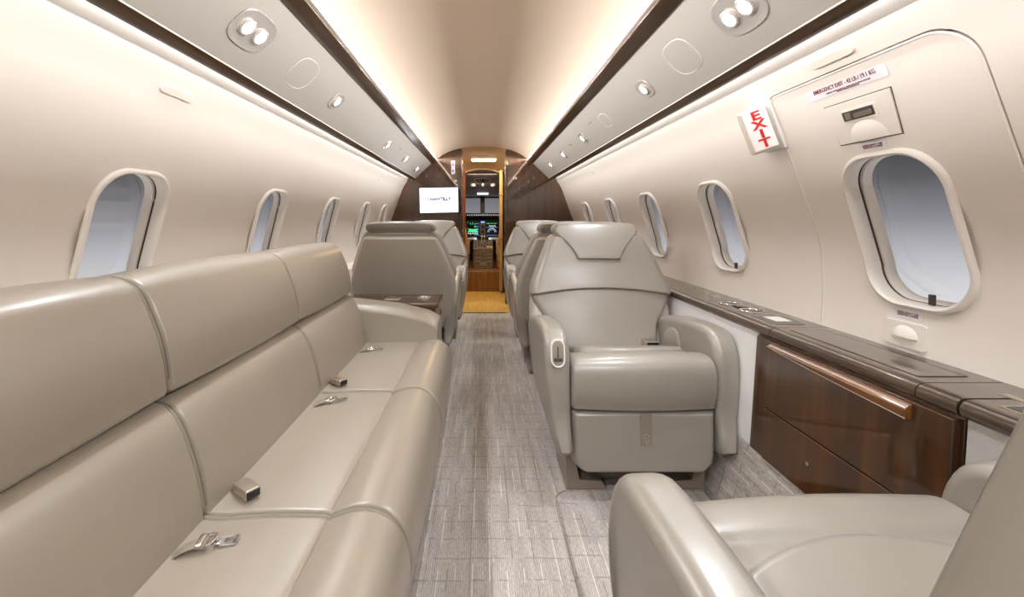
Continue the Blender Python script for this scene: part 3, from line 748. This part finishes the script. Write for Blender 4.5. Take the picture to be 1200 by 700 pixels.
# EXIT sign
ex = empty('exit_sign', WS(1, 1.375, .298), label='white EXIT sign with red letters stacked downward beside the exit hatch', cat='exit sign')
m0 = wall_frame(1, 1.375, .298); m0.translation = (0,0,0)
bm = B(); box(bm, -.052,.052,-.082,.082,.0,.012,.005,M=m0); obj('housing', bm, M['white'], ex)
m = m0 @ Matrix.Translation((.012,0,.046)) @ Matrix.Rotation(math.radians(66), 4, 'Y') @ Matrix.Diagonal((.95,.95,1.3,1))
bm = B(); box(bm, -.040,.040,-.076,.076,-.030,.006,.006,M=m); obj('body', bm, M['white'], ex)
bm = B(); box(bm, -.044,.036,-.072,.072,.004,.014,.004,M=m); obj('rim', bm, M['warmwhite'], ex)
bm = B(); box(bm, -.034,.036,-.068,.068,.012,.022,.004,M=m); obj('lens', bm, M['exit_lens'], ex)
for i, ch in enumerate('EXIT'):
    t_ = text(ch, .048, Matrix.Identity(4), 'red', ex, 'letter', .0006, bold=.0014); t_.matrix_local = m @ Matrix.Translation((.002,.0475-.0315*i,.0226)) @ Matrix.Diagonal((1.15,.85,1,1))

# television and bulkhead placards
tv = empty('television', (-.475, 4.70, EYE+.20), label='white wall television showing the CHANTILLY logo on the left of the doorway', cat='television')
R5 = Matrix.Rotation(math.radians(-1.2), 4, 'Y')
bm = B(); box(bm, -.218,.218,.0,.03,-.142,.142,.006,M=R5); obj('bezel', bm, M['black'], tv)
bm = B(); box(bm, -.211,.211,-.003,.001,-.136,.136,M=R5); scn = obj('screen', bm, M['screen'], tv, label='lit white screen')
bm = B(); box(bm, -.05,.05,.03,.178,-.05,.05,.005); obj('mount_arm', bm, M['black'], tv)
TM = Matrix.Rotation(PI/2, 4, 'X')
t_ = text('CHANTILLY', .050, Matrix.Identity(4), 'navy', tv, 'logo_lettering', bold=.0026); t_.matrix_local = Matrix.Translation((.0,-.0055,.012)) @ R5 @ TM @ Matrix.Diagonal((.98,.95,1,1))
t_ = text('A I R', .018, Matrix.Identity(4), 'navy', tv, 'logo_lettering'); t_.matrix_local = Matrix.Translation((.03,-.0055,-.022)) @ R5 @ TM
bm = B(); tube(bm, [Vector((-.11+.013*i, -.0042, -.010-.022*math.sin(PI*i/11)*(1 if i<7 else .7))) for i in range(10)], .0016, 6); obj('logo_swoosh', bm, M['navy'], tv)
bp = tag(obj('bulkhead_placard', box(B(), -.352,-.312,4.872,4.881,EYE+.505,EYE+.66,.002), M['sticker']), 'narrow white and red placard high on the left bulkhead panel', 'placard')
obj('warning_band', box(B(), -.341,-.323,4.869,4.873,EYE+.60,EYE+.635), M['red'], bp); obj('warning_band', box(B(), -.341,-.323,4.869,4.873,EYE+.53,EYE+.555), M['red'], bp)
for x, z, lb in ((-.31,.43,'tiny metal switch plate on the left bulkhead panel under the placard'), (.38,.46,'tiny metal switch plate on the right bulkhead panel')):
    bs = tag(obj('switch_plate', box(B(), x-.022,x+.022,4.874,4.881,EYE+z-.014,EYE+z+.014,.002), M['nickel']), lb, 'switch'); obj('button', box(B(), x-.008,x+.008,4.868,4.875,EYE+z-.006,EYE+z+.006,.001), M['white'], bs)

# ------------------------------------------------------------------ right side ledge and cabinet
ZL = EYE-.334
led = empty('side_ledge', (.97, 0, ZL), label='long glossy brown veneer ledge under the right windows', cat='ledge')
def ledge_seg(y0, y1, name='ledge_top'):
    P = [(.120,0),(-.062,0)]+[(-.070-.021*math.sin(a), -.019+.019*math.cos(a)) for a in [PI*i/12 for i in range(1,13)]]+[(.120,-.038)]
    bm = B(); loft(bm, [[Vector((x, y, z)) for x, z in P] for y in (y0, y1)]); o = obj(name, bm, M['ledge'], led, 60, wn=True); return o
ledge_seg(1.306, 4.86); ledge_seg(.868, 1.303); ledge_seg(.792, .865); ledge_seg(-1.4, .786)
# lines, lids, cup holders on top
def ltop(pts): return [(x-.97, y) for x, y in pts]
bm = B(); plate(bm, [(-.05,.90),(.05,.90),(.05,1.27),(-.05,1.27)], -.001, .0012, r=.0006); obj('hatch_lid', bm, M['ledge'], led)
bm = B(); tube(bm, [(-.052,.898,.0004),(.052,.898,.0004),(.052,1.272,.0004),(-.052,1.272,.0004)], .0009, 6, closed=True); obj('lid_gap', bm, M['cover_line'], led)
bm = B(); plate(bm, [(-.045,1.345),(.045,1.345),(.045,1.46),(-.045,1.46)], -.001, .0016, r=.0008); dk = obj('control_plate', bm, M['cup_dark'], led)
bm = B(); plate(bm, [(-.022,1.375),(.03,1.375),(.03,1.44),(-.022,1.44)], .001, .0026, r=.0006); obj('label_plate', bm, M['white'], dk, label='pale blank touch plate')
bm = B(); tube(bm, [(-.046,1.344,.001),(.046,1.344,.001),(.046,1.461,.001),(-.046,1.461,.001)], .0012, 6, closed=True); obj('plate_rim', bm, M['nickel'], dk)
for (cx_, cy_) in ((-.0,1.535),(.0,1.665)):
    bm = B(); c = circ(.040, 28, cx_, cy_)
    loft(bm, [[Vector((cx_+(x-cx_)*k, cy_+(y-cy_)*k, z)) for x, y in c] for k, z in ((1.0,.0),(1.0,.003),(.96,.0042),(.90,.003),(.88,.0008))]); ch_ = obj('cup_holder', bm, M['chrome'], led)
    bm = B(); plate(bm, circ(.034, 24, cx_, cy_), .0004, .0014); obj('cup_well', bm, M['cup_dark'], ch_)
bm = B(); plate(bm, [(-.02,1.60-.012),(.02,1.60-.012),(.02,1.612),(-.02,1.612)], 0, .004, r=.002); obj('switch', bm, M['black'], led)
for y_ in (1.09, 1.80, .76):
    bm = B(); plate(bm, [(.01,y_),(.028,y_),(.028,y_+.05),(.01,y_+.05)], -.001, .001); obj('inlay', bm, M['nickel'], led)
bm = B(); plate(bm, [(-.055,.52),(.04,.52),(.04,.757),(-.055,.757)], -.001, .0022, r=.001); sc_ = obj('control_screen', bm, M['nickel'], led)
bm = B(); plate(bm, [(-.049,.53),(.034,.53),(.034,.750),(-.049,.750)], .001, .003); obj('screen_glass', bm, M['disp'], sc_)
# pale side panel behind the facing seat
def face_x(h): return lerp_t([(.24,.862),(.62,.888)], h)
def facing(name, y0, y1, h0, h1, mat, parent=None, out=.0, th=.02, r=.002, **k):
    bm = B(); vs = []
    box(bm, 0, th, y0, y1, h0, h1, r)
    for v in bm.verts: v.co.x += face_x(v.co.z)-out
    return obj(name, bm, M[mat], parent, **k)
facing('trim_15', 1.372, 4.86, .25, .612, 'panel_white', kind='structure')
facing('trim_16', -1.4, .780, .25, .612, 'woven', kind='structure')
cab = empty('storage_cabinet', (0,0,0), label='glossy dark wood storage cabinet under the right ledge', cat='cabinet')
facing('cabinet_body', .786, 1.368, .25, .611, 'wood', cab, out=-.004, th=.03)
facing('stile', 1.305, 1.368, .25, .606, 'wood', cab, out=.006, th=.02)
dw = facing('drawer', .792, 1.300, .405, .606, 'wood', cab, out=.012, th=.016)
facing('lower_door', .792, 1.300, .252, .401, 'wood', cab, out=.012, th=.016)
# amber finger-pull lip: a curved undercut along the drawer's top
bm = B(); rows = []
for i in range(25):
    t = i/24; y = .868+(1.290-.868)*t; dpt = .006+.022*max(0,1-t)**.6
    x = face_x(.58)-.012
    P = [(x+.004,.602),(x-.006,.598),(x-.014,.590),(x-.013,.602-dpt),(x-.004,.600-dpt-.002),(x+.004,.600-dpt)]
    rows.append([Vector((a, y, b)) for a, b in P])
loft(bm, rows); obj('finger_pull', bm, M['wood_lip'], dw, label='amber veneer finger pull')
bm = B(); tube(bm, [Vector((face_x(.58)-.0255, .868+(1.290-.868)*i/24, .6005-(.006+.022*max(0,1-i/24)**.6))) for i in range(25)], .0012, 6); obj('pull_edge', bm, M['nickel'], dw)
bm = B(); m = Matrix.Translation((face_x(.33)-.0125, 1.12, .335)) @ Matrix.Rotation(-PI/2, 4, 'Y'); plate(bm, circ(.005,14), 0, .004, m, r=.001); obj('lock', bm, M['chrome'], cab)

# ------------------------------------------------------------------ club seats
SHW = [(.27,.27),(.34,.315),(.45,.325),(.62,.318),(.87,.222),(.90,.20)]
LUW = [(.36,.24),(.50,.252),(.555,.29),(.61,.322),(.66,.328)]
BKW = [(.36,.235),(.53,.240),(.585,.300),(.635,.328),(.70,.312),(.90,.225),(.95,.20)]
def make_seat(label, aisle, k=.36, name='club_seat'):
    """faces local -y; y = 0 is the seat's front; aisle = side carrying the control plate"""
    R = empty(name, label=label, cat='seat', group='leather club seats')
    L = M['leather']
    yb = lambda h: .445 + (h-.39)*k
    # base
    bm = B(); box(bm, -.24,.24,.16,.52,.0,.035,.01); box(bm, -.20,.20,.20,.50,.03,.20,.02)
    for sx in (-1,1):
        loft(bm, [[Vector((sx*x, y, z)) for x, z in ((.250,.155),(.225,.155),(.200,.045),(.12,.040),(.10,.0),(.245,.0))] for y in (.085,.30)])
    obj('base', bm, M['base'], R, 40)
    # footrest panel
    bm = B(); pillow(bm, lambda u, v, h: (u*(.245-.055*(max(0,-v-.5)/.5)**2.4), .035-.035*h, .219+.106*v), .10, .14, 10, 8); obj('footrest', bm, L, R, 60)
    bm = B(); P = [(-.019+.004,.318),(.019+.004,.318),(.018+.006,.215),(-.018+.006,.213)]
    loft(bm, [[Vector((x, y, z)) for x, z in P] for y in (.0015,-.003)]); tg = obj('pull_strap', bm, M['strap'], R)
    bm = B()
    for a, b in ((-.006,.25),(.002,.252),(.010,.245),(-.002,.238),(.008,.233),(.0,.226),(.010,.224),(.004,.218)): plate(bm, circ(.0012,8,a+.004,b), .0028, .0038, Matrix.Rotation(PI/2,4,'X'))
    obj('strap_holes', bm, M['white'], tg)
    # seat cushion: front bolster roll and inset pad
    P = [(.03,.330),(.002,.345),(-.012,.39),(-.011,.450),(.002,.485),(.032,.502),(.085,.500),(.125,.480),(.30,.440),(.47,.38),(.47,.335),(.25,.33)]
    bm = B(); sweep_cushion(bm, P, -.247, .247, .020, lambda a, b, c: (c, a, b), crown=.008); obj('seat_cushion', bm, L, R, 60)
    def padf(u, v, h):
        t = (v+1)/2; yf = .098+.055*u*u; y = yf+(.475-yf)*t
        z = lerp_t([(.0,.503),(.10,.500),(.15,.489),(.30,.450),(.47,.395)], y)
        return (u*.208, y, z-.010+.022*h)
    bm = B(); pillow(bm, padf, .12, .12, 10, 10); obj('seat_pad', bm, L, R, 60)
    # back
    bm = B()
    def shf(u, v, h):
        z = .575+.302*v; c = max(0,(abs(v)-.9)/.1); wd = catmull_t(SHW, z)*(1-.10*c*c)
        return (u*wd, yb(z)+.075-.055*h, z)
    pillow(bm, shf, .10, .08, 10, 14); obj('back_shell', bm, M['leather_shell'], R, 60)
    bm = B()
    def luf(u, v, h):
        z = .495+.142*v; arch = .034*(1-u*u) if v > 0 else 0
        return (u*catmull_t(LUW, z), yb(z)+.045-.055*h-.012*(1-u*u)*(1-v*v), z+arch*max(0,v))
    pillow(bm, luf, .12, .12, 12, 8); obj('lumbar_cushion', bm, L, R, 60)
    bm = B()
    def upf(u, v, h):
        z = .762+.143*v; arch = .034*(1-u*u)*max(0,-v)
        c = max(0,(v-.75)/.25); wd = catmull_t(BKW, z)*(1-.08*c*c)
        # side bolsters stand slightly proud
        return (u*wd, yb(z)+.040-.065*h-.010*(abs(u)**3), z+arch)
    pillow(bm, upf, .12, .12, 14, 10); obj('back_cushion', bm, L, R, 60)
    bm = B()
    def hdf(u, v, h):
        t = (v+1)/2; z = .783+.172*t
        q = max(0,min(1,(t-.04)/.70)); wd = .106+.102*q**1.5
        wd *= (1-.14*max(0,(t-.85)/.15)**2)
        if h >= 0: y = yb(z)+.010-.050*h+.02*t*t
        else: y = yb(z)+.010-(.105*min(1,t*1.3))*h+.01*t*t
        return (u*wd, y, z + .008*(1-u*u)*t)
    pillow(bm, hdf, .10, .14, 12, 10); hr = obj('headrest', bm, L, R, 60)
    # arms
    prof_ = [(.004,.175),(-.004,.30),(-.002,.42),(.008,.50),(.030,.552),(.065,.580),(.12,.588),(.25,.583),(.40,.562),(.50,.535),(.555,.50),(.565,.42),(.56,.28),(.545,.175)]
    for sx in (-1, 1):
        def pl_(a, b, c, sx=sx):
            k_ = max(0,min(1,(b-.175)/.30)); outer = .292+.043*math.sin(PI/2*k_)
            inner = .247
            return (sx*(inner+(outer-inner)*c), a, b)
        bm = B(); P = [Vector(p) for p in prof_]; Nn = len(P)
        Q = smooth_poly(prof_, 3)
        ar = sum(Q[i].x*Q[(i+1)%len(Q)].y-Q[(i+1)%len(Q)].x*Q[i].y for i in range(len(Q))); sg = 1 if ar > 0 else -1
        nr = []
        for i in range(len(Q)):
            d = (Q[(i+1)%len(Q)]-Q[i-1]).normalized(); nr.append(Vector((d.y,-d.x))*sg)
        st = []
        for i in range(6):
            a = PI/2*i/5; st.append((.30*(1-math.cos(a)), .026*(1-math.sin(a))))
        sts = [(c_, -o_) for c_, o_ in st]+[(.5,0)]+[(1-c_, -o_) for c_, o_ in st[::-1]]
        loft(bm, [[Vector(pl_(Q[i].x+nr[i].x*o_, Q[i].y+nr[i].y*o_, c_)) for i in range(len(Q))] for c_, o_ in sts])
        am = obj('armrest', bm, L, R, 60)
        # inner bolster beside the cushion
        bm = B(); pillow(bm, lambda u, v, h: (sx*(.247-.010*h), .36+.09*u*(1-.25*max(0,v)), .445+.075*v*math.sqrt(max(.05,1-.55*u*u))-.02*u), .7, .6, 6, 6); obj('inner_bolster', bm, M['leather'], am, 60)
        if sx == aisle:
            mm = Matrix.Translation((sx*.293, .0065, .522)) @ Matrix.Rotation(PI/2-math.radians(11), 4, 'X')
            o = rrect(.048,.092,.0235,8)
            bm = B(); loft(bm, [[mm@Vector((a*q, b*(q*.5+.5), z)) for a, b in o] for q, z in ((1,-.004),(1,.006),(.96,.009),(.86,.009),(.80,.006))]); cp = obj('control_plate', bm, M['white'], am, 50)
            bm = B(); plate(bm, rrect(.037,.080,.018,6), .002, .0066, mm); obj('well', bm, M['nickel'], cp)
            bm = B(); box(bm, -.002,.002,-.016,.022,.006,.0085,M=mm); box(bm, -.014,.014,-.026,-.015,.006,.0095,.002,M=mm); obj('lever', bm, M['darkgrey'], cp)
    # belt: buckle one side, tongue the other
    bm = B(); box(bm, -.030,.030,-.03,.02,-.012,.014,.004,M=Matrix.Translation((-aisle*.185,.425,.435))); bk = obj('belt_buckle', bm, M['nickel'], R)
    bm = B(); box(bm, -.024,.024,-.034,-.029,-.008,.011,.002,M=Matrix.Translation((-aisle*.185,.425,.435))); obj('buckle_face', bm, M['black'], bk)
    bm = B(); box(bm, -.012,.02,-.008,.008,-.003,.006,.002,M=Matrix.Translation((aisle*.235,.40,.44))); obj('belt_tongue', bm, M['nickel'], R)
    return R
s1 = make_seat('large taupe leather club seat facing the camera on the right', -1); s1.location = (.549, 1.44, 0)
s2 = copy_tree(s1); s2.location = (.53, 3.43, 0); s2['label'] = 'far right taupe leather seat facing aft, nearest the bulkhead, half hidden'
s3 = make_seat('far left taupe leather seat facing aft, beyond the big seatback', 1); s3.location = (-.462, 3.38, 0)
s4 = copy_tree(s3); s4.location = (-.49, 3.26, 0); s4.rotation_euler = (0,0,PI); s4['label'] = 'left taupe leather seat seen from behind past the sofa end'
s5 = copy_tree(s1); s5.location = (.535, 3.20, 0); s5.rotation_euler = (0,0,PI); s5['label'] = 'right taupe leather seat facing forward, back to back behind the large seat'
s6 = make_seat('cropped taupe leather seat at bottom right, its armrest nearest the camera', 0, k=.09); s6.location = (.538, .735, .0085); s6.rotation_euler = (0,0,PI+math.radians(3.2))

# ------------------------------------------------------------------ sofa
SF = empty('sofa', (-.55, .2, 0), label='long taupe leather three section sofa along the left wall', cat='sofa')
YS = [.245, .82, 1.40, 1.97]; LS = M['leather_sofa']
def sofa(x, y, z): return (x+.55, y-.2, z)
seatP = [(-.60,.395),(-.50,.408),(-.40,.414),(-.305,.413),(-.292,.407),(-.280,.413),(-.235,.426),(-.19,.420),(-.155,.392),(-.137,.345),(-.136,.285),(-.150,.225),(-.175,.20),(-.35,.20),(-.60,.22)]
lowP = [(-.535,.37),(-.530,.42),(-.545,.50),(-.568,.57),(-.592,.612),(-.625,.630),(-.70,.628),(-.74,.60),(-.72,.40),(-.62,.36)]
upP = [(-.610,.640),(-.600,.665),(-.612,.74),(-.640,.815),(-.665,.853),(-.710,.870),(-.77,.862),(-.82,.83),(-.83,.70),(-.80,.635),(-.70,.628)]
for i in range(3):
    a, b = YS[i]+.001, YS[i+1]-.001
    bm = B(); sweep_cushion(bm, seatP, a, b, .016, lambda p, q, y: sofa(p, y, q), crown=.004, nc=10); obj('seat_cushion', bm, LS, SF, 60)
    bm = B(); sweep_cushion(bm, lowP, a, b, .014, lambda p, q, y: sofa(p, y, q), crown=.006, nc=10); obj('lower_back_cushion', bm, LS, SF, 60)
    bm = B(); sweep_cushion(bm, upP, a, b, .014, lambda p, q, y: sofa(p, y, q), crown=.006, nc=10); obj('upper_back_cushion', bm, LS, SF, 60)
for i in (1, 2):       # stitched bands along the joints
    for P, sl_, nm in ((seatP, (0,10), 'seat_seam'), (lowP, (1,6), 'back_seam'), (upP, (1,7), 'back_seam')):
        C = smooth_poly(P, 4)[sl_[0]*4:sl_[1]*4+1]; cx_ = sum(p[0] for p in P)/len(P); cz_ = sum(p[1] for p in P)/len(P)
        bm = B()
        for dy in (-.007, .007):
            rows = []
            tube(bm, [Vector(sofa(p.x+(cx_-p.x)*.055, YS[i]+dy*.75, p.y+(cz_-p.y)*.055)) for p in C], .0045, 6)
        obj(nm, bm, M['stitch'], SF, label='grey stitched seam band')
bm = B(); box(bm, .55-.165, .55-.60, 0,0,0,0) if False else None
bm = B(); box(bm, -.62+.55, -.172+.55, .06, 1.90, .0, .205, .004); obj('plinth', bm, M['wood'], SF, label='dark glossy plinth')
bm = B(); 
for y in (.75, 1.35): box(bm, .378, .383, y, y+.012, .11, .125, .001)
obj('latch', bm, M['nickel'], SF)
bm = B(); box(bm, -.86+.55, -.70+.55, .02, 1.90, .0, .84, .02); obj('back_panel', bm, M['leather_shell'], SF)
# far and near arms
for y0, y1 in ((1.955, 2.125), (.075, .245)):
    def armP(x): return lerp_t([(-.80,.60),(-.60,.588),(-.40,.566),(-.25,.530),(-.205,.50)], x)
    bm = B()
    xs = [-.80,-.70,-.60,-.50,-.40,-.32,-.26,-.225,-.208]
    rings = []
    for j, x in enumerate(xs + [-.200]):
        t = armP(x); c = 0 if j < len(xs) else .012; yy0, yy1 = y0+c, y1-c; r = .035
        P = [(yy0, .20), (yy0, t-r)] + [(yy0+r-r*math.cos(a), t-r+r*math.sin(a)) for a in [PI/2*q/5 for q in range(1,6)]] + [(yy1-r+r*math.sin(a), t-r+r*math.cos(a)) for a in [PI/2*q/5 for q in range(6)]] + [(yy1, .20)]
        rings.append([Vector(sofa(x, y, z-c)) for y, z in P])
    loft(bm, rings); obj('armrest', bm, LS, SF, 50)

def belt_tongue(x, y, z, rz, label, sc=1):
    R = empty('seat_belt', (x, y, z), rz, label=label, cat='seat belt', group='sofa lap belts')
    bm = B(); pts = [(.030*math.cos(a)*.8, .024*math.sin(a), .012+.004*math.cos(a)) for a in [2*PI*i/18 for i in range(18)]]; tube(bm, pts, .0055, 8, closed=True)
    box(bm, .020,.036,-.012,.012,.004,.009,.002)
    loft(bm, [[Vector((x_, y_, z_)) for x_, y_ in rrect(.040,.034,.004,4)] for z_ in (.004,.007)]) if False else None
    o = rrect(.044,.036,.004,4); q = rrect(.022,.018,.002,4)
    rings = [[Vector((.055+a, b, z_)) for a, b in pp] for pp, z_ in ((o,.0035),(o,.0075),(q,.0075),(q,.0035))]
    loft(bm, rings, close=True); obj('tongue', bm, M['chrome'], R, label='polished metal tongue')
    bm = B(); tube(bm, [(.0,-.004,.012),(-.03,-.004,.012),(-.055,-.008,.006),(-.085,-.010,-.010)], .019, 8, flat=.13); obj('webbing', bm, M['strap'], R)
    bm = B(); box(bm, -.026,-.006,-.024,.024,.006,.020,.005); obj('adjuster', bm, M['nickel'], R)
    R.scale = (.62,.62,.62); return R
def belt_buckle(x, y, z, rz, label):
    R = empty('seat_belt', (x, y, z), rz, label=label, cat='seat belt', group='sofa lap belts')
    bm = B(); box(bm, -.045,.028,-.021,.021,.0,.026,.006); obj('buckle', bm, M['nickel'], R)
    bm = B(); box(bm, .024,.031,-.018,.018,.003,.024,.003); obj('release_face', bm, M['black'], R, label='dark blue-black release face')
    bm = B(); tube(bm, [(-.03,0,.012),(-.055,0,.004),(-.075,0,-.008)], .017, 8, flat=.13); obj('webbing', bm, M['strap'], R)
    R.scale = (.75,.75,.75); return R
belt_tongue(-.475, .738, .4145, math.radians(12), 'silver lap belt tongue on the nearest visible sofa cushion')
belt_buckle(-.478, .872, .4145, math.radians(-35), 'nearer dark lap belt buckle on the sofa, middle section')
belt_tongue(-.465, 1.315, .4145, math.radians(15), 'silver lap belt tongue on the middle section near the second seam')
belt_buckle(-.485, 1.455, .4145, math.radians(-35), 'further dark lap belt buckle on the sofa, at the back crease')
belt_tongue(-.475, 1.83, .4145, math.radians(10), 'silver lap belt tongue at the far end of the sofa by the armrest')

# dark veneer console between sofa end and seatback
cn = empty('side_console', (-.55, 2.28, 0), label='dark glossy veneer console between the sofa arm and left seatback', cat='console')
bm = B(); box(bm, -.36,.315,-.145,.10,.0,.535,.004); obj('console_body', bm, M['wood'], cn)
bm = B(); box(bm, -.37,.330,-.150,.110,.532,.556,.006); obj('console_top', bm, M['wood'], cn)
bm = B(); c = circ(.036, 24, .245, -.02); loft(bm, [[Vector((.245+(x-.245)*k, -.02+(y+.02)*k, z)) for x, y in c] for k, z in ((1,.555),(1,.562),(.93,.563),(.88,.558))]); ch_ = obj('cup_holder', bm, M['chrome'], cn)
obj('cup_well', plate(B(), circ(.031, 20, .245, -.02), .555, .5575), M['cup_dark'], ch_)
bm = B(); box(bm, .04,.12,-.06,.0,.555,.559,.001); obj('inlay', bm, M['nickel'], cn)
bm = B(); box(bm, .329,.336,-.03,.0,.47,.50,.002); obj('latch', bm, M['chrome'], cn)
